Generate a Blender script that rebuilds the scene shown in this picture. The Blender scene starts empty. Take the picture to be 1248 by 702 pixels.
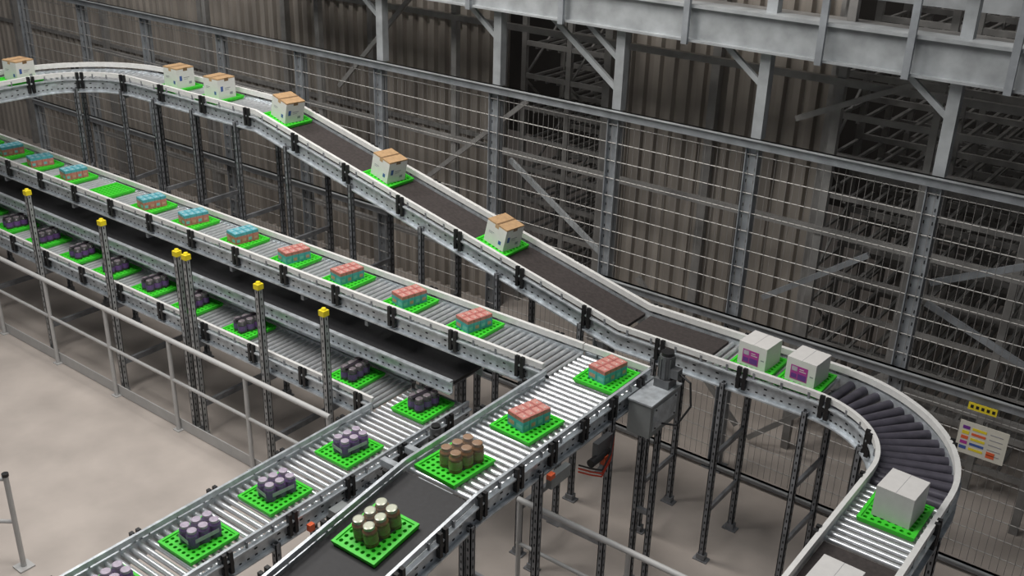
import bpy, math, random
from mathutils import Vector, Matrix
random.seed(7)
sc=bpy.context.scene
try: sc.view_settings.view_transform='Standard'
except Exception: pass

# ------------------------------------------------------------------ materials
def mat(name,col,rough=.5,metal=0.,noise=0.,nscale=8.,bump=0.,spec=.5,alpha=1.,col2=None,stretch=None):
    m=bpy.data.materials.new(name); m.use_nodes=True
    nt=m.node_tree; b=nt.nodes['Principled BSDF']
    b.inputs['Roughness'].default_value=rough; b.inputs['Metallic'].default_value=metal
    b.inputs['Specular IOR Level'].default_value=spec; b.inputs['Alpha'].default_value=alpha
    b.inputs['Base Color'].default_value=(*col,1)
    if noise>0 or col2:
        tc=nt.nodes.new('ShaderNodeTexCoord'); n=nt.nodes.new('ShaderNodeTexNoise')
        n.inputs['Scale'].default_value=nscale; n.inputs['Detail'].default_value=5
        src=tc.outputs['Object']
        if stretch:
            mp=nt.nodes.new('ShaderNodeMapping'); mp.inputs['Scale'].default_value=stretch
            nt.links.new(src,mp.inputs['Vector']); src=mp.outputs['Vector']
        nt.links.new(src,n.inputs['Vector'])
        r=nt.nodes.new('ShaderNodeValToRGB')
        c2=col2 or tuple(min(1,c*(1+noise)) for c in col)
        c1=tuple(c*(1-noise) for c in col)
        r.color_ramp.elements[0].position=.32; r.color_ramp.elements[1].position=.68
        r.color_ramp.elements[0].color=(*c1,1); r.color_ramp.elements[1].color=(*c2,1)
        nt.links.new(n.outputs['Fac'],r.inputs['Fac']); nt.links.new(r.outputs['Color'],b.inputs['Base Color'])
        if bump>0:
            bp=nt.nodes.new('ShaderNodeBump'); bp.inputs['Strength'].default_value=bump; bp.inputs['Distance'].default_value=.01
            nt.links.new(n.outputs['Fac'],bp.inputs['Height']); nt.links.new(bp.outputs['Normal'],b.inputs['Normal'])
    return m
ZINC=mat('zinc_steel',(.54,.58,.61),.32,.45,.22,14)
ZINCD=mat('dull_zinc_steel',(.25,.26,.275),.5,.4,.25,9)
POST=mat('post_zinc_steel',(.38,.39,.39),.45,.25,.2,9)
ROLL=mat('roller_steel',(.64,.66,.68),.28,.65,.08,20)
GUIDE=mat('white_guide_rail',(.70,.70,.68),.4,0,.06,20)
BLK=mat('black_plastic',(.012,.012,.013),.45)
SLOT=mat('slot_shadow',(.02,.02,.022),.8)
BELT=mat('dark_belt_rubber',(.042,.034,.032),.75,0,.25,30)
BELTK=mat('black_belt_rubber',(.014,.014,.016),.6,0,.2,30)
DROLL=mat('dark_rubber_roller',(.075,.070,.09),.4,.1,.2,10)
GREEN=mat('green_tray_plastic',(.045,.60,.025),.42,0,.06,20)
WALL=mat('corrugated_cladding',(.33,.30,.265),.7,.1,.25,1.2,stretch=(3,3,.5))
FLOOR=mat('concrete_floor',(.46,.41,.37),.6,0,.12,1.6,bump=.02)
RAILW=mat('painted_handrail',(.50,.50,.49),.5,0,.05,10)
COLM=mat('galvanised_column',(.30,.32,.34),.45,.35,.2,6)
BEAML=mat('light_steel_beam',(.36,.38,.39),.5,.3,.2,5)
WIRE=mat('fence_wire',(.44,.43,.41),.5,.3)
WIREV=mat('fence_wire_vertical',(.25,.24,.23),.5,.3)
RACK=mat('rack_steel',(.28,.275,.265),.55,.3,.2,5)
YEL=mat('yellow_cap_plastic',(.85,.68,.02),.45)
KRAFT=mat('kraft_cardboard',(.44,.28,.145),.8,0,.10,30)
WHT=mat('white_carton',(.66,.65,.63),.6,0,.03,20)
TAPE=mat('brown_tape',(.20,.12,.06),.4)
BLUE=mat('blue_print',(.05,.10,.32),.5)
GREYP=mat('grey_print',(.25,.25,.28),.5)
MAG=mat('magenta_print',(.40,.04,.28),.5)
PURP=mat('purple_print',(.15,.03,.26),.5)
TEAL=mat('teal_carton',(.09,.36,.43),.5,0,.12,30)
TEALL=mat('light_teal_print',(.20,.45,.50),.5,0,.1,30)
PINK=mat('pink_carton',(.50,.17,.15),.5,0,.18,40)
SALM=mat('salmon_print',(.54,.26,.22),.5,0,.15,50)
JAR=mat('brown_glass_jar',(.17,.085,.03),.2,0,.25,30)
JARL=mat('jar_label',(.36,.20,.085),.4,0,.35,25,col2=(.22,.30,.10))
LIDS=mat('pale_lid',(.46,.48,.38),.3,.4)
LIDB=mat('brown_lid',(.27,.16,.09),.4)
CAND=mat('dark_can',(.028,.022,.03),.3,.2,.3,40)
CANP=mat('purple_jar',(.11,.06,.18),.3,.1,.3,40)
LIDP=mat('lilac_lid',(.42,.36,.45),.35,0,.15,40)
LIDD=mat('dusky_lid',(.17,.14,.16),.3,.2,.3,40)
FILM=mat('shrink_film',(.85,.87,.85),.12,0,alpha=.045,spec=.8)
MOTOR=mat('motor_grey',(.13,.135,.14),.5,.3,.15,12)
PANEL=mat('grey_cabinet',(.27,.29,.29),.45,.3,.12,6)
RED=mat('red_cable',(.55,.05,.02),.5)
ORC=mat('orange_connector',(.7,.12,.04),.5)
SIGNW=mat('sign_board',(.62,.60,.52),.5,0,.04,10)
SIGNY=mat('yellow_print',(.75,.60,.03),.5)

# ------------------------------------------------------------------ builder
class B:
    def __init__(s): s.v=[];s.f=[];s.m=[];s.sm=[];s.mats=[];s.M=Matrix.Identity(4)
    def mi(s,m):
        if m not in s.mats: s.mats.append(m)
        return s.mats.index(m)
    def add(s,vs,fs,m,smooth=False):
        o=len(s.v); s.v+= [tuple(s.M@Vector(p)) for p in vs]
        k=s.mi(m)
        for f in fs: s.f.append(tuple(i+o for i in f)); s.m.append(k); s.sm.append(smooth)
    def bx(s,x0,x1,y0,y1,z0,z1,m):
        vs=[(x0,y0,z0),(x1,y0,z0),(x1,y1,z0),(x0,y1,z0),(x0,y0,z1),(x1,y0,z1),(x1,y1,z1),(x0,y1,z1)]
        s.add(vs,[(0,3,2,1),(4,5,6,7),(0,1,5,4),(1,2,6,5),(2,3,7,6),(3,0,4,7)],m)
    def bar(s,p0,p1,w,h,m):
        p0=Vector(p0);p1=Vector(p1);d=(p1-p0).normalized()
        up=Vector((0,0,1)) if abs(d.z)<.98 else Vector((0,1,0))
        a=d.cross(up).normalized()*(w/2); b=a.cross(d).normalized()*(h/2)
        vs=[p0-a-b,p0+a-b,p0+a+b,p0-a+b,p1-a-b,p1+a-b,p1+a+b,p1-a+b]
        s.add(vs,[(0,3,2,1),(4,5,6,7),(0,1,5,4),(1,2,6,5),(2,3,7,6),(3,0,4,7)],m)
    def cyl(s,p0,p1,r,m,n=12,r2=None,caps=True,smooth=True):
        p0=Vector(p0);p1=Vector(p1);d=(p1-p0).normalized(); r2=r if r2 is None else r2
        up=Vector((0,0,1)) if abs(d.z)<.9 else Vector((1,0,0))
        a=d.cross(up).normalized(); b=d.cross(a).normalized()
        vs=[];
        for p,rr in((p0,r),(p1,r2)):
            for i in range(n):
                t=2*math.pi*i/n; vs.append(p+a*(rr*math.cos(t))+b*(rr*math.sin(t)))
        s.add(vs,[(i,(i+1)%n,n+(i+1)%n,n+i) for i in range(n)],m,smooth)
        if caps: s.add(vs,[tuple(range(n-1,-1,-1)),tuple(range(n,2*n))],m)
    def pipe(s,pts,r,m,n=8):
        for a,b in zip(pts,pts[1:]): s.cyl(a,b,r,m,n)
    def mesh(s,name):
        me=bpy.data.meshes.new(name); me.from_pydata(s.v,[],s.f)
        for m in s.mats: me.materials.append(m)
        me.polygons.foreach_set('material_index',s.m); me.polygons.foreach_set('use_smooth',s.sm)
        me.update(); return me
    def obj(s,name,M=None):
        o=bpy.data.objects.new(name,s.mesh(name)); sc.collection.objects.link(o)
        if M is not None: o.matrix_world=M
        return o
def inst(name,me,M):
    o=bpy.data.objects.new(name,me); sc.collection.objects.link(o); o.matrix_world=M; return o

# ------------------------------------------------------------------ conveyor path tools
class Path:
    def __init__(s,pts):
        s.p=[Vector(p) for p in pts]; s.L=[0]
        for a,b in zip(s.p,s.p[1:]): s.L.append(s.L[-1]+(b-a).length)
        s.len=s.L[-1]
    def at(s,d):
        d=max(0,min(s.len,d))
        for i in range(len(s.p)-1):
            if d<=s.L[i+1]+1e-9:
                a,b=s.p[i],s.p[i+1]; k=(d-s.L[i])/(s.L[i+1]-s.L[i]); t=(b-a).normalized()
                n=Vector((-t.y,t.x,0)).normalized(); return a.lerp(b,k),t,n
    def sub(s,d0,d1):
        return [s.at(d0)[0]]+[s.p[i] for i in range(len(s.p)) if d0+1e-4<s.L[i]<d1-1e-4]+[s.at(d1)[0]]
    def near(s,x,y):
        best=min(range(int(s.len/.01)),key=lambda i:(s.at(i*.01)[0].xy-Vector((x,y))).length); return best*.01
def ribbon(b,pts,l0,l1,z0,z1,m):
    N=[]
    for i,p in enumerate(pts):
        a=pts[max(0,i-1)];c=pts[min(len(pts)-1,i+1)]
        d=(c-a); n=Vector((-d.y,d.x,0)).normalized(); N.append(n)
    vs=[]
    for p,n in zip(pts,N):
        for l,z in((l0,z0),(l1,z0),(l1,z1),(l0,z1)): vs.append(p+n*l+Vector((0,0,z)))
    fs=[]
    for i in range(len(pts)-1):
        o=4*i
        for k in range(4): fs.append((o+k,o+(k+1)%4,o+4+(k+1)%4,o+4+k))
    o=4*(len(pts)-1); fs+= [(3,2,1,0),(o,o+1,o+2,o+3)]
    b.add(vs,fs,m)
def frames(b,P,hw,side,d0,d1,fh=.14,guide=True,clamp=.75,slots=True,gh=.045,gm=None,gz=.045,gw=.024):
    pts=P.sub(d0,d1); s=side
    def rb(l0,l1,z0,z1,m):
        l0,l1=(l0,l1) if s>0 else (-l1,-l0)
        ribbon(b,pts,l0,l1,z0,z1,m)
    rb(hw,hw+.012,-fh,.02,ZINC)
    rb(hw+.012,hw+.045,.006,.02,ZINC); rb(hw+.012,hw+.045,-fh,-fh+.014,ZINC)
    if guide:
        rb(hw-.012,hw-.012+gw,gz,gz+gh,gm or GUIDE)
    n=int((d1-d0)/.25)
    for i in range(n+1):
        d=d0+.1+i*.25
        if d>d1-.05: break
        p,t,nn=P.at(d)
        q=p+nn*s*(hw+.02)
        if guide: b.bar(q+Vector((0,0,-.01)),q+Vector((0,0,gz+gh*.6)),.02,.012,ZINCD)
    if clamp:
        d=d0+clamp*.5
        while d<d1-.05:
            p,t,nn=P.at(d); q=p+nn*s*(hw+.035)
            for off in(-.028,.028):
                c=q+t*off
                b.bar(c+Vector((0,0,-.10)),c+Vector((0,0,gz+gh+.004)),.034,.03,BLK)
            b.bar(q-t*.05+Vector((0,0,-.02)),q+t*.05+Vector((0,0,-.02)),.02,.03,BLK)
            d+=clamp
    if slots:
        d=d0+.04
        while d<d1-.03:
            p,t,nn=P.at(d); q=p+nn*s*(hw+.0125)
            b.bar(q-t*.011+Vector((0,0,-.095)),q+t*.011+Vector((0,0,-.095)),.004,.012,SLOT)
            if int(d/.075)%3==0: b.bar(q-t*.014+Vector((0,0,-.04)),q+t*.014+Vector((0,0,-.04)),.004,.012,SLOT)
            d+=.075
def rollers(b,P,hw,d0,d1,step=.07,r=.023,m=None,n=12):
    d=d0+step/2
    while d<d1:
        p,t,nn=P.at(d); c=p-Vector((0,0,r))
        b.cyl(c-nn*hw,c+nn*hw,r,m or ROLL,n,caps=False); d+=step
def belt(b,P,hw,d0,d1,m):
    pts=P.sub(d0,d1); ribbon(b,pts,-hw+.012,hw-.012,-.03,0,m)
def leg(b,x,y,z1,w=.05,z0=0,slots=True,foot=True,m=None):
    m=m or ZINCD
    b.bx(x-w/2,x+w/2,y-w/2,y-w/2+.008,z0,z1,m)
    b.bx(x-w/2,x-w/2+.008,y-w/2,y+w/2,z0,z1,m); b.bx(x+w/2-.008,x+w/2,y-w/2,y+w/2,z0,z1,m)
    b.bx(x-w/2,x+w/2,y+w/2-.008,y+w/2,z0,z1,m)
    if foot: b.bx(x-.07,x+.07,y-.045,y+.045,0,.014,m); b.bx(x-.04,x+.04,y-.035,y+.035,.014,.07,m)
    if slots:
        z=z0+.12
        while z<z1-.05:
            b.bx(x-.006,x+.006,y-w/2-.0015,y-w/2,z,z+.026,SLOT)
            b.bx(x+w/2,x+w/2+.0015,y-.006,y+.006,z,z+.026,SLOT); z+=.075
def support(b,P,d,hw,fh=.14,brace=True,bars=(.35,)):
    p,t,n=P.at(d); top=p.z-fh
    pp=[]
    for s in(-1,1):
        q=p+n*s*(hw+.03); leg(b,q.x,q.y,top+.05); pp.append(q)
    zs=[top-.03]+[top*k for k in bars]
    for z in zs:
        b.bar((pp[0].x,pp[0].y,z),(pp[1].x,pp[1].y,z),.03,.05,ZINCD)
def ties(b,P,hw,d0,d1,fh=.14,step=.8):
    d=d0+step/2
    while d<d1:
        p,t,n=P.at(d); c=p-Vector((0,0,fh-.02)); b.bar(c-n*hw,c+n*hw,.04,.03,ZINCD); d+=step

# ------------------------------------------------------------------ room
b=B(); b.bx(-28,6,-6,18,-.1,0,FLOOR); b.obj('floor')
def corr(b,x0,x1,y,z0,z1,pitch=.19,amp=.06):
    x=x0; prof=[]
    while x<x1:
        for fx,fy in((0,0),(.40,0),(.5,amp),(.9,amp)): prof.append((x+fx*pitch,y+fy))
        x+=pitch
    vs=[];fs=[]
    for i,(px,py) in enumerate(prof): vs+= [(px,py,z0),(px,py,z1)]
    for i in range(len(prof)-1): fs.append((2*i,2*i+2,2*i+3,2*i+1))
    b.add(vs,fs,WALL)
b=B()
corr(b,-28,-8.1,10.6,0,7.5); corr(b,-6.5,-3.75,10.6,0,7.5)
for x in (-20,-17,-14.2,-12.2,-10.4,-8.1,-6.5,-5.1,-3.75):
    b.bx(x-.05,x+.05,10.5,10.6,0,7.5,RACK)
for z in (.9,2.4,3.9,5.4):
    b.bx(-28,-8.1,10.56,10.60,z-.03,z+.03,RACK)
b.obj('wall_back')
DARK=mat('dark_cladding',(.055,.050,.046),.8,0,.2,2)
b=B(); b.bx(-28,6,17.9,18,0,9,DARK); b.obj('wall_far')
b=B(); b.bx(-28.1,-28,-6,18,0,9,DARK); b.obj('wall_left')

# ------------------------------------------------------------------ storage racks
def rack(x0,x1,nx,y0,ny,dy,ztop,name):
    b=B(); dx=(x1-x0)/nx
    for i in range(nx+1):
        for j in range(ny+1):
            x=x0+i*dx;y=y0+j*dy
            b.bx(x-.035,x+.035,y-.03,y+.03,0,ztop,RACK)
    z=.3
    while z<ztop:
        for j in range(ny+1):
            y=y0+j*dy; b.bx(x0,x1,y-.02,y+.02,z-.03,z+.03,RACK)
        n2=nx*4
        for i in range(n2+1):
            x=x0+i*dx/4; b.bx(x-.016,x+.016,y0,y0+ny*dy,z-.06,z-.03,RACK)
        z+=.42
    for i in range(nx+1):
        x=x0+i*dx;z=.2;s=1
        while z<ztop-.8:
            a,c=(y0,y0+dy) if s>0 else (y0+dy,y0)
            b.bar((x,a,z),(x,c,z+.75),.025,.025,RACK); z+=.75;s=-s
    b.obj(name)
rack(-8.0,-6.6,2,10.9,4,.9,7.5,'storage_rack')
rack(-3.6,2.4,6,10.2,5,.9,7.5,'storage_rack')

# ------------------------------------------------------------------ mesh fence
FY=8.9
b=B()
posts=[-16.6,-14.9,-13.3,-11.6,-10.05,-8.66,-6.91,-5.37,-3.84,-2.17,-.6,1.0]
for x in posts:
    b.bx(x-.065,x+.065,FY-.01,FY,0,3.6,COLM); b.bx(x-.065,x-.055,FY-.05,FY+.05,0,3.6,COLM); b.bx(x+.055,x+.065,FY-.05,FY+.05,0,3.6,COLM)
    b.bx(x-.11,x+.11,FY-.1,FY+.1,0,.02,COLM)
    z=.2
    while z<3.5: b.bx(x-.045,x-.035,FY-.013,FY-.01,z,z+.03,SLOT); b.bx(x+.03,x+.04,FY-.013,FY-.01,z,z+.03,SLOT); z+=.12
for z,h in((3.6,.045),(1.78,.045),(.06,.03)):
    b.bx(-16.6,1.0,FY-.09,FY-.05,z-h,z+h,COLM)
    b.bx(-16.6,1.0,FY-.12,FY-.05,z+h-.01,z+h,BEAML)
z=.25
while z<3.5:
    b.cyl((-16.6,FY-.03,z),(1.0,FY-.03,z),.0058,WIRE,4,caps=False); z+=.19
x=-16.6
while x<1.0:
    b.cyl((x,FY-.036,.1),(x,FY-.036,3.56),.0026,WIREV,3,caps=False); x+=.066
b.obj('mesh_fence')

# upper steel structure
b=B()
Y=8.95
for x in (-8.66,-6.91,-5.37,-3.84,-2.17,-.6,1.0):
    b.bx(x-.05,x+.05,Y-.05,Y+.05,3.62,6.2,BEAML)
    b.bar((x,Y,4.1),(x-.45,Y,4.45),.04,.05,BEAML)
b.bx(-12,2,8.84,8.90,4.46,4.76,BEAML); b.bx(-12,2,8.78,9.0,4.75,4.78,BEAML); b.bx(-12,2,8.78,9.0,4.44,4.46,BEAML)
b.bx(-12,2,9.9,9.96,4.85,5.05,BEAML); b.bx(-12,2,9.0,9.9,4.62,4.66,RACK)
for x in (-7.2,-6.0,-4.6,-3.3,-2.55,-1.75,-.9): b.bx(x-.03,x+.03,8.74,8.78,4.42,5.6,COLM)
for z in (5.25,5.6): b.bx(-12,2,8.75,8.79,z-.025,z+.025,COLM)
for (x0,z0,x1,z1,y,m) in ((-6.85,2.75,-5.4,1.85,9.1,BEAML),(-6.35,4.45,-5.4,3.75,9.05,BEAML),(-3.75,3.7,-2.3,4.4,9.6,RACK),(-3.8,1.8,-2.8,2.55,9.5,COLM),
      (-2.1,2.6,-.7,3.3,9.1,COLM),(-2.1,2.4,-.6,1.85,9.1,COLM),(-3.75,.1,-2.3,1.5,9.5,RACK),(-5.3,1.6,-3.9,.2,9.5,RACK),(-10,3.0,-8.7,4.3,9.5,RACK),(-8.6,2.0,-7.0,3.3,9.6,RACK)):
    b.bar((x0,y,z0),(x1,y,z1),.04,.055,m)
for x in (-13,-10.6,-8.2,-5.8,-3.4,-1.0,1.4):
    b.bx(x-.04,x+.04,9.7,9.78,0,6.2,RACK)
for z in (1.15,2.6,4.1): b.bx(-16,2,9.68,9.74,z-.035,z+.035,RACK)
b.obj('steel_mezzanine_structure')

# ------------------------------------------------------------------ main tray conveyor (M)
b=B(); hwM=.26
PM=Path([(-17,6.66,2.0),(-3.66,6.66,2.0)])
frames(b,PM,hwM,-1,0,17-4.40,gh=.05,gw=.034); frames(b,PM,hwM,1,0,17-4.34,gh=.055,gw=.034)
rollers(b,PM,hwM,0,17-4.36); ties(b,PM,hwM,0,12.6)
b.obj('tray_roller_conveyor')
b=B(); PB=Path([(-17,6.49,1.64),(-5.3,6.49,1.64)])
frames(b,PB,.21,-1,0,11.7,guide=False,clamp=0,fh=.12); frames(b,PB,.21,1,0,11.7,guide=False,clamp=0,slots=False,fh=.12)
belt(b,PB,.21,0,11.7,BELTK); ties(b,PB,.21,0,11.7,.12)
b.obj('return_belt_conveyor')
b=B(); PL=Path([(-17,6.18,1.3),(-5.25,6.18,1.3)]); hwL=.26
frames(b,PL,hwL,-1,0,17-5.96,gw=.03); frames(b,PL,hwL,1,0,17-5.96,gm=ZINC)
rollers(b,PL,hwL,0,17-5.94); ties(b,PL,hwL,0,11)
b.obj('lower_roller_conveyor')
for x in (-14.6,-13.0,-11.45,-9.95,-8.62,-8.47,-7.36,-6.46):
    b=B(); y=5.825
    leg(b,x,y,2.12,w=.06,m=POST); b.bx(x-.035,x+.035,y-.035,y+.035,2.11,2.165,YEL); b.cyl((x,y,2.165),(x,y,2.185),.03,YEL,10,r2=.02)
    if x!=-8.62:
        leg(b,x,7.0,1.86,w=.05)
        for z in (1.12,.4): b.bx(x-.02,x+.02,y+.028,6.975,z-.03,z+.03,ZINCD)
        b.bx(x-.02,x+.02,6.3,6.975,1.46,1.51,ZINCD); b.bx(x-.02,x+.02,6.36,6.975,1.8,1.85,ZINCD)
    b.obj('conveyor_support_post')
for x in (-5.6,-4.6):
    b=B(); leg(b,x,7.0,1.86); leg(b,x,6.40 if x>-5 else 6.78,1.86); b.bx(x-.02,x+.02,6.42 if x>-5 else 6.8,6.98,.5,.55,ZINCD); b.bx(x-.02,x+.02,6.42 if x>-5 else 6.8,6.98,1.79,1.84,ZINCD); b.obj('conveyor_support_frame')

# ------------------------------------------------------------------ cross conveyors
b=B(); hw2=.33
PC=Path([(-4.0,6.93,2.0),(-4.0,4.6,2.0),(-4.0,2.6,1.70)])
frames(b,PC,hw2,1,0,PC.len,clamp=.42,gm=ZINC); frames(b,PC,hw2,-1,.6,PC.len,clamp=.55,gm=ZINC)
rollers(b,PC,hw2,0,2.33); ties(b,PC,hw2,0,PC.len)
belt(b,PC,hw2,2.34,PC.len,BELTK)
for y in (6.3,5.3,4.5,3.6): support(b,PC,6.93-y,hw2)
b.bx(-4.33,-3.67,6.935,6.947,1.86,2.02,ZINC); b.bx(-4.33,-3.67,6.908,6.935,2.045,2.10,GUIDE)
for x in(-4.2,-3.8): b.bx(x-.01,x+.01,6.935,6.95,1.99,2.08,ZINCD)
b.obj('cross_roller_conveyor')
b=B(); P1=Path([(-5.58,6.44,1.3),(-5.58,1.8,1.3)])
frames(b,P1,hw2,1,0,P1.len,clamp=.62,gm=ZINC); frames(b,P1,hw2,-1,.60,P1.len,clamp=.7,gm=ZINC)
rollers(b,P1,hw2,0,P1.len); ties(b,P1,hw2,0,P1.len)
b.bx(-5.91,-5.25,6.445,6.457,1.16,1.32,ZINC)
for y in (6.2,5.1,4.1,3.1,2.2): support(b,P1,6.44-y,hw2)
b.obj('cross_roller_conveyor')

# ------------------------------------------------------------------ carton conveyor U
def arc(cx,cy,r,a0,a1,z,n=20):
    return [(cx+r*math.cos(math.radians(a0+(a1-a0)*i/n)),cy+r*math.sin(math.radians(a0+(a1-a0)*i/n)),z) for i in range(n+1)]
yU=7.72; hwU=.27; zT=3.12; xE=-1.39; rE=1.08
pts=[(-12.7,3.0,zT)]+arc(-11.55,6.57,1.15,180,90,zT)+[(-9.2,yU,zT),(-4.3,yU,2.0)]+arc(xE-rE,yU-rE,rE,90,0,2.0)+[(xE,3.5,2.0)]
PU=Path(pts)
b=B()
frames(b,PU,hwU,1,0,PU.len,clamp=.95,gh=.055,gz=.05,fh=.15,gw=.04); frames(b,PU,hwU,-1,0,PU.len,clamp=.8,gh=.05,gz=.05,fh=.15,gw=.034)
dI0=PU.near(-9.2,yU); dI1=PU.near(-4.3,yU); dI2=PU.near(-3.45,yU); dC0=PU.near(-2.38,yU); dC1=PU.near(xE,6.62); dE=PU.near(xE,5.78)
rollers(b,PU,hwU,0,dI0-.02)
belt(b,PU,hwU,dI0,dI1-.03,BELT); belt(b,PU,hwU,dI1+.03,dI2,BELT)
rollers(b,PU,hwU,dI2,dC0); rollers(b,PU,hwU,dC0,dC1,step=.10,r=.042,m=DROLL,n=14); rollers(b,PU,hwU,dC1,dE)
belt(b,PU,hwU,dE+.03,PU.len,BELT); ties(b,PU,hwU,0,PU.len)
for x,y in((-12.7,5.2),(-12.45,7.25),(-11.8,7.7),(-11.1,yU),(-10.35,yU),(-9.55,yU),(-8.7,yU),(-7.7,yU),(-6.7,yU),(-5.7,yU),(-4.7,yU),(-3.9,yU),(-3.21,yU),(-2.45,yU),(-1.7,7.4),(xE,6.4),(xE,5.4),(xE,4.4)):
    support(b,PU,PU.near(x,y),hwU,.15,bars=(.3,.62))
b.obj('carton_belt_conveyor')

# ------------------------------------------------------------------ motor cabinet & drives
b=B()
b.bx(-3.61,-3.40,6.50,6.98,1.70,2.0,PANEL); b.bx(-3.615,-3.39,6.49,6.99,2.0,2.015,ZINC)
b.bx(-3.40,-3.395,6.55,6.93,1.75,1.96,ZINC)
for y in(6.58,6.90):
    for z in(1.77,1.94): b.cyl((-3.396,y,z),(-3.388,y,z),.008,BLK,8)
b.bx(-3.56,-3.42,6.80,6.94,2.015,2.09,MOTOR); b.cyl((-3.49,6.87,2.09),(-3.49,6.87,2.30),.062,MOTOR,20)
for k in range(10):
    a=k*math.pi/5; b.bx(-3.49+.066*math.cos(a)-.004,-3.49+.066*math.cos(a)+.004,6.87+.066*math.sin(a)-.004,6.87+.066*math.sin(a)+.004,2.1,2.28,MOTOR)
b.cyl((-3.49,6.87,2.30),(-3.49,6.87,2.33),.055,BLK,16)
b.bx(-3.43,-3.36,6.83,6.91,2.12,2.2,MOTOR)
b.pipe([(-3.36,6.87,2.16),(-3.25,6.85,2.13),(-3.2,6.8,1.95),(-3.27,6.72,1.78),(-3.395,6.7,1.76)],.009,BLK)
for x in(-3.58,-3.43):
    leg(b,x,6.72,1.70,w=.045)
b.bx(-3.58,-3.43,6.7,6.74,.8,.84,ZINCD)
b.obj('drive_motor_cabinet')
b=B()
b.bx(-3.61,-3.56,5.98,6.20,1.66,1.84,MOTOR)
b.cyl((-3.57,5.9,1.7),(-3.57,6.15,1.7),.035,BLK,14)
for dz,c in((0,RED),(.03,RED),(.06,BLK)):
    b.pipe([(-3.55,6.2,1.80+dz),(-3.51,6.1,1.66+dz),(-3.52,6.0,1.55+dz),(-3.56,5.9,1.60+dz),(-3.55,5.7,1.74+dz)],.007,c)
b.bx(-3.57,-3.53,6.05,6.10,1.62,1.70,ORC); b.bx(-3.59,-3.55,5.32,5.38,1.86,1.90,ORC)
b.bx(-3.61,-3.56,5.35,5.6,1.76,1.86,PANEL)
b.obj('valve_and_cable_unit')
b=B()
b.bx(-5.17,-5.11,5.70,5.9,1.14,1.3,MOTOR); b.cyl((-5.09,5.80,1.28),(-5.09,5.80,1.48),.05,MOTOR,16); b.cyl((-5.09,5.80,1.48),(-5.09,5.80,1.5),.04,BLK,16)
b.bx(-5.18,-4.4,5.5,5.56,1.33,1.39,ZINC); b.bx(-5.18,-4.4,5.2,5.26,1.36,1.42,ZINC)
b.cyl((-5.13,4.75,1.2),(-5.13,5.03,1.2),.04,MOTOR,14); b.bx(-5.17,-5.09,4.6,4.75,1.12,1.26,PANEL)
b.bx(-5.16,-5.12,4.36,4.41,1.2,1.26,ORC)
b.pipe([(-5.13,5.03,1.2),(-5.0,5.15,1.1),(-4.9,5.3,1.15),(-5.0,5.55,1.25),(-5.1,5.7,1.25)],.01,BLK)
b.obj('transfer_drive_unit')

# ------------------------------------------------------------------ handrails
b=B()
yr=5.735
xs=[-14.9,-13.7,-12.45,-11.2,-9.97,-8.8,-7.55,-6.35]
for x in xs: b.cyl((x,yr-.02,0),(x,yr-.02,1.13),.024,RAILW,10); b.bx(x-.05,x+.05,yr-.06,yr+.02,0,.012,RAILW)
for z,r in((1.13,.028),(.64,.019)): b.cyl((-16,yr-.02,z),(-6.33,yr-.02,z),r,RAILW,10)
b.bar((-16,yr+.015,.07),(-6.33,yr+.015,.07),.012,.13,RAILW)
b.obj('handrail')
b=B()
for x in (-4.15,-3.1,-2.05): b.cyl((x,5.78,0),(x,5.78,1.16),.022,RAILW,10); b.bx(x-.05,x+.05,5.73,5.83,0,.012,RAILW)
for z,r in((1.16,.026),(.72,.018)): b.cyl((-4.17,5.78,z),(-1.9,5.78,z),r,RAILW,10)
b.bar((-4.17,5.8,.06),(-1.9,5.8,.06),.012,.11,RAILW)
b.obj('handrail')
b=B()
b.cyl((-7.95,3.42,0),(-7.95,3.42,.98),.024,RAILW,10); b.cyl((-7.95,3.42,.98),(-7.95,3.42,1.01),.03,BLK,10); b.bx(-8.02,-7.88,3.35,3.49,0,.015,RAILW)
for z in(.95,.5): b.cyl((-7.95,3.42,z),(-9.6,2.2,z),.02,RAILW,10)
b.obj('handrail')

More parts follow.
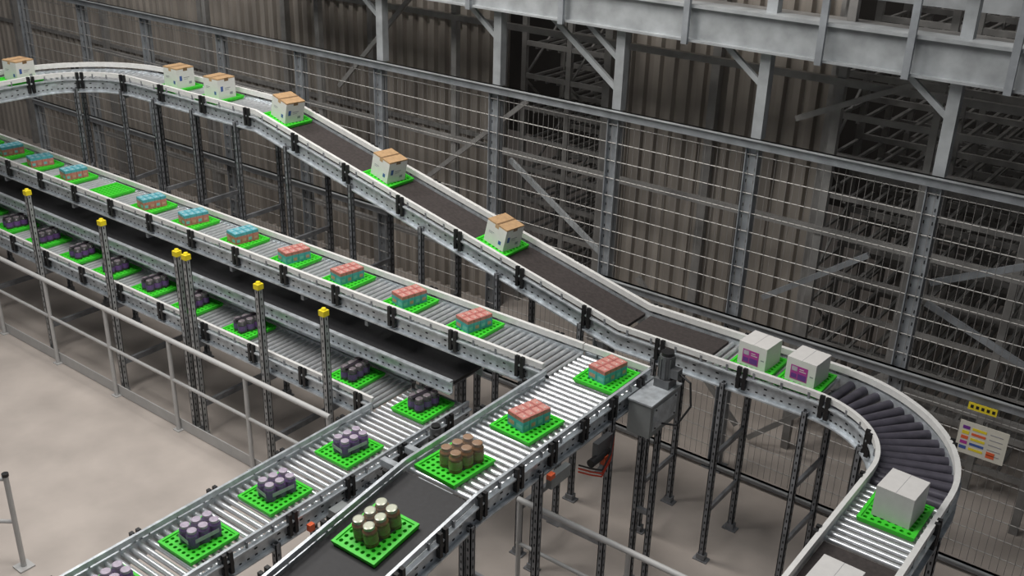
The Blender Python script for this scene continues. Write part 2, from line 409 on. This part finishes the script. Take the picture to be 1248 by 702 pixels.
# ------------------------------------------------------------------ trays
def traymesh():
    b=B(); W,D=.19,.215; nx,ny=7,8; e=.016
    px=(2*W-2*e)/nx; py=(2*D-2*e)/ny; z=.028; zb=.006; q=.31
    for i in range(nx):
        for j in range(ny):
            cx=-W+e+px*(i+.5); cy=-D+e+py*(j+.5)
            out=[];inn=[];low=[]
            for k in range(8):
                a=math.pi/8+k*math.pi/4; ca,sa=math.cos(a),math.sin(a); m=max(abs(ca),abs(sa))
                out.append((cx+ca/m*px/2,cy+sa/m*py/2,z)); inn.append((cx+ca*px*q,cy+sa*py*q,z)); low.append((cx+ca*px*q,cy+sa*py*q,zb))
            vs=out+inn+low; fs=[(k,(k+1)%8,8+(k+1)%8,8+k) for k in range(8)]+[(8+k,8+(k+1)%8,16+(k+1)%8,16+k) for k in range(8)]
            b.add(vs,fs,GREEN)
            for sx in(-1,1):
                for sy in(-1,1):
                    t=math.tan(math.pi/8)
                    v=[(cx+sx*px/2,cy+sy*py/2,z),(cx+sx*px/2,cy+sy*py/2*t,z),(cx+sx*px/2*t,cy+sy*py/2,z)]
                    b.add(v,[(0,1,2) if sx*sy<0 else (0,2,1)],GREEN)
    b.bx(-W+e,W-e,-D+e,D-e,.002,.006,SLOT)
    for x0,x1,y0,y1 in((-W,W,-D,-D+e),(-W,W,D-e,D),(-W,-W+e,-D+e,D-e),(W-e,W,-D+e,D-e)): b.bx(x0,x1,y0,y1,.002,.038,GREEN)
    for x0,x1,y0,y1 in((-W-.006,W+.006,-D-.006,-D),(-W-.006,W+.006,D,D+.006),(-W-.006,-W,-D,D),(W,W+.006,-D,D)): b.bx(x0,x1,y0,y1,.02,.038,GREEN)
    return b.mesh('tray_mesh')
TRAY=traymesh(); TZ=.029
def M_(x,y,z,rz=0,pitch=0):
    return Matrix.Translation((x,y,z))@Matrix.Rotation(pitch,4,'Y')@Matrix.Rotation(math.radians(rz),4,'Z')
def tray(x,y,z,rz=0,pitch=0,tilt=0):
    return inst('green_tray',TRAY,Matrix.Translation((x,y,z))@Matrix.Rotation(tilt,4,'X')@Matrix.Rotation(pitch,4,'Y')@Matrix.Rotation(math.radians(rz),4,'Z'))
def cartonpack(topm,topp,low):
    b=B(); w,d,h=.185,.285,.12
    for i in range(2):
        for j in range(4):
            x0=-w/2+i*w/2+.002;x1=x0+w/2-.004;y0=-d/2+j*d/4+.0015;y1=y0+d/4-.003
            b.bx(x0,x1,y0,y1,0,.088,low); b.bx(x0,x1,y0,y1,.088,h,topm)
            b.bx(x0+.010,x1-.010,y0+.010,y1-.010,h,h+.002,topp)
            b.cyl(((x0+x1)/2+.015,(y0+y1)/2,h),((x0+x1)/2+.015,(y0+y1)/2,h+.005),.006,WHT,8)
            b.bx(x0-.0008,x1+.0008,y0+.014,y1-.014,.022,.055,TEALL if (i+j)%2 else SALM)
            b.bx(x0+.012,x1-.012,y0-.0008,y1+.0008,.022,.055,TEALL if (i+j)%2 else SALM)
    return b.mesh('drink_carton_pack')
def canpack(body,lid,nx,ny,r,h,label=None,film=False):
    b=B()
    for i in range(nx):
        for j in range(ny):
            x=(i-(nx-1)/2)*2.04*r;y=(j-(ny-1)/2)*2.04*r
            b.cyl((x,y,0),(x,y,h*.74),r,body,16,caps=False); b.cyl((x,y,h*.74),(x,y,h*.86),r,body,16,r2=r*.74,caps=False)
            b.cyl((x,y,h*.86),(x,y,h),r*.78,lid,16)
            b.cyl((x,y,h),(x,y,h+.003),r*.78,lid,16,r2=r*.62)
            if label: b.cyl((x,y,h*.18),(x,y,h*.62),r*1.012,label,16,caps=False)
    b.bx(-nx*r*.9,nx*r*.9,-ny*r*.9,ny*r*.9,0,.006,BLK)
    if film:
        prof=[(1.02,.006),(1.025,h*.7),(.93,h*.9),(.80,h+.006)]
        ring=[]
        X=nx*r*1.02;Yy=ny*r*1.02;n=6
        for k,(s,z) in enumerate(prof):
            for q,(sx,sy) in enumerate(((1,1),(-1,1),(-1,-1),(1,-1))):
                for a in range(n):
                    t=math.radians(90*q+90*a/(n-1)); c=r
                    ring.append(((sx*(X-c)+c*math.cos(t))*s,(sy*(Yy-c)+c*math.sin(t))*s,z))
        m=4*n; fs=[(k*m+i,k*m+(i+1)%m,(k+1)*m+(i+1)%m,(k+1)*m+i) for k in range(3) for i in range(m)]
        fs.append(tuple(3*m+i for i in range(m)))
        b.add(ring,fs,FILM)
    return b
CPa=cartonpack(PINK,SALM,TEAL); CPb=cartonpack(TEAL,TEALL,PINK)
b_=canpack(CAND,LIDD,2,3,.045,.13,PURP,True)
b_.bx(-.02,.02,-.14,.14,.137,.140,CAND)
BP=b_.mesh('dark_can_pack')
b_=canpack(CANP,LIDP,2,3,.046,.14,PURP,True); b_.bx(.0955,.0965,-.10,.10,.045,.08,LIDP); b_.bx(-.07,.07,-.1455,-.1445,.045,.08,LIDP); PP=b_.mesh('purple_jar_pack')
JB=canpack(JAR,LIDB,2,3,.05,.15,JARL,True).mesh('glass_jar_pack')
JL=canpack(JAR,LIDS,2,3,.050,.155,JARL,True).mesh('glass_jar_pack')
def box1():
    b=B(); w,d,h=.27,.25,.245
    b.bx(-w/2,w/2,-d/2,d/2,0,h-.016,WHT); b.bx(-w/2,w/2,-d/2,d/2,h-.016,h,KRAFT)
    b.bx(-.012,.012,-d/2-.001,d/2+.001,h,h+.001,TAPE)
    b.bx(-.025,.025,-d/2-.001,-d/2,h-.045,h,KRAFT); b.bx(w/2,w/2+.001,-.03,.03,h-.04,h,TAPE)
    y=-d/2-.001
    b.bx(.055,.09,y,-d/2,.05,.09,BLUE); b.bx(-.09,-.02,y,-d/2,.13,.136,GREYP); b.bx(-.09,-.04,y,-d/2,.115,.12,GREYP)
    b.bx(w/2,w/2+.001,-.09,-.055,.09,.15,BLUE); b.bx(w/2,w/2+.001,-.03,.05,.12,.128,GREYP); b.bx(w/2,w/2+.001,-.03,.03,.10,.106,GREYP)
    b.bx(w/2,w/2+.001,.04,.08,.04,.07,GREYP)
    return b.mesh('printed_carton')
def box2(label=True,w=.265,d=.27,h=.215):
    b=B()
    b.bx(-w/2,w/2,-d/2,d/2,0,h,WHT); b.bx(-.001,.001,-d/2,d/2,h,h+.0008,GREYP)
    b.bx(-w/2-.0006,w/2+.0006,-.002,.002,h-.05,h-.049,GREYP)
    if label:
        y=-d/2-.001
        b.bx(-.09,.065,y,-d/2,.025,.155,MAG); b.bx(-.08,-.03,y-.0005,y,.105,.145,LIDP); b.bx(-.02,.055,y-.0005,y,.035,.085,PURP); b.bx(-.08,-.03,y-.0005,y,.04,.08,PURP)
        b.bx(-.01,.05,y-.0005,y,.11,.116,WHT); b.bx(-.01,.03,y-.0005,y,.128,.134,WHT)
        b.bx(.085,.115,y,-d/2,.09,.10,GREYP)
    return b.mesh('white_carton')
X1=box1();X2=box2();X3=box2(False,.26,.28,.235)
zt=2.001
for i,x in enumerate([-14.9,-14.1,-13.35,-12.63,-11.86,-11.08,-10.25,-9.47,-8.62,-7.8,-7.02,-6.18,-5.38,-3.93]):
    tray(x,6.66,zt)
    if i!=5: inst('drink_carton_pack',CPb if i<9 else CPa,M_(x+.0,6.67,zt+TZ,random.uniform(-14,-4)))
for i,x in enumerate([-14.1,-13.35,-12.6,-11.85,-11.09,-10.4,-9.64,-8.91,-8.04,-6.46,-5.58]):
    tray(x,6.18,1.301); inst('dark_can_pack',BP,M_(x,6.19,1.301+TZ,random.uniform(-12,6)))
for y in (5.24,4.42,3.68,2.93,2.15):
    tray(-5.58,y,1.301); inst('purple_jar_pack',PP,M_(-5.58,y+.02,1.301+TZ,random.uniform(-10,5)))
tray(-4.0,5.63,zt,-3); inst('drink_carton_pack',CPa,M_(-4.0,5.65,zt+TZ,-12))
tray(-4.08,4.86,zt,-3); inst('glass_jar_pack',JB,M_(-4.05,4.9,zt+TZ,-10))
sl=math.atan(.15)
zz=2.0-(4.6-4.0)*.15+.003
tray(-4.04,4.0,zz,0,0,sl)
inst('glass_jar_pack',JL,Matrix.Translation((-4.04,4.02,zz+TZ+.006))@Matrix.Rotation(sl,4,'X')@Matrix.Rotation(math.radians(-4),4,'Z'))
ps=math.atan((3.12-2.0)/4.9)
for x in(-10.98,-10.2):
    tray(x,yU,zT+.001); inst('printed_carton',X1,M_(x,yU+.02,zT+.001+TZ,random.uniform(-6,3)))
tray(-12.68,6.6,zT+.001,0); inst('printed_carton',X1,M_(-12.68,6.62,zT+.001+TZ,5))
for x in(-9.02,-7.46,-5.9):
    z=3.12-(x+9.2)*(1.12/4.9)+.004
    tray(x,yU,z,0,ps)
    inst('printed_carton',X1,M_(x,yU+.01,z,0,ps)@Matrix.Translation((0,0,TZ))@Matrix.Rotation(math.radians(-6),4,'Z'))
for x in(-3.05,-2.61):
    tray(x,yU-.01,zt); inst('white_carton',X2,M_(x,yU+.01,zt+TZ,-4))
tray(-1.37,6.32,zt); inst('white_carton',X3,M_(-1.36,6.33,zt+TZ,-3))
inst('white_carton',X3,M_(-1.38,5.17,zt,-2))

# ------------------------------------------------------------------ signs on the fence
b=B(); y=FY-.13
b.bx(-1.53,-1.12,y-.006,y,1.24,1.56,SIGNW)
cols=[PURP,SIGNY,ORC,MAG,BLUE]
for r in range(5):
    z=1.50-r*.05
    b.bx(-1.50,-1.44,y-.008,y-.006,z-.016,z+.016,cols[r]); b.bx(-1.42,-1.30,y-.008,y-.006,z-.012,z+.012,cols[(r+1)%5] if r%2 else SIGNY)
    b.bx(-1.27,-1.16,y-.008,y-.006,z-.003,z+.003,GREYP)
b.bx(-1.27,-1.20,y-.008,y-.006,1.27,1.33,ORC)
b.obj('colour_code_sign')
b=B(); b.bx(-1.50,-1.26,y-.006,y,1.68,1.75,SIGNY)
for k in range(5): b.bx(-1.48+k*.045,-1.455+k*.045,y-.008,y-.006,1.70,1.73,BLK)
b.obj('yellow_warning_label')

# ------------------------------------------------------------------ camera
f=1268.18
Xa=Vector((0.795,0.2694,-0.5435));Ya=Vector((0.6061,-0.3134,0.7311));Za=Vector((0.0266,-0.9106,-0.4124))
right=Vector((Xa.x,Ya.x,Za.x)); down=Vector((Xa.y,Ya.y,Za.y)); fwd=Vector((Xa.z,Ya.z,Za.z))
fwd.normalize(); right=(right-fwd*right.dot(fwd)).normalized(); up=right.cross(fwd)
R=Matrix((right,up,-fwd)).transposed().to_4x4()
cam=bpy.data.cameras.new('camera'); cam.sensor_width=36; cam.lens=36*f/1248; cam.clip_end=200
co=bpy.data.objects.new('camera',cam); sc.collection.objects.link(co)
co.matrix_world=Matrix.Translation((0,0,6.3))@R; sc.camera=co

# ------------------------------------------------------------------ lighting
def area(n,loc,size,power,col,target):
    l=bpy.data.lights.new(n,'AREA'); l.size=size; l.energy=power; l.color=col
    o=bpy.data.objects.new(n,l); sc.collection.objects.link(o); o.location=loc
    o.rotation_euler=(Vector(target)-Vector(loc)).to_track_quat('-Z','Y').to_euler()
area('wall_fill',(-8.0,3.0,8.6),2.2,300,(1,.97,.94),(-8.0,4.0,0))
area('wall_fill',(-3.4,4.8,8.6),2,170,(1,.98,.96),(-3.4,6.0,0))
area('wall_fill',(-12,6.0,9),2.2,250,(1,.97,.94),(-12,7,0))
area('wall_fill',(-7.0,6.4,9.2),2,260,(1,.95,.90),(-6.5,10,2.2))  # added fill aimed at the cladding to brighten it, not an actual fixture
area('wall_fill',(-1.5,12.5,8.8),2,190,(1,.96,.92),(-1.5,12.5,0))  # fill light added above the right-hand racks to lift them out of the dark
area('wall_fill',(-7.3,12.8,8.8),1.5,90,(1,.96,.92),(-7.3,12.8,0))  # weaker added fill for the racks in the wall gap
w=bpy.data.worlds.new('world'); sc.world=w; w.use_nodes=True
w.node_tree.nodes['Background'].inputs['Color'].default_value=(.88,.92,1,1); w.node_tree.nodes['Background'].inputs['Strength'].default_value=.125
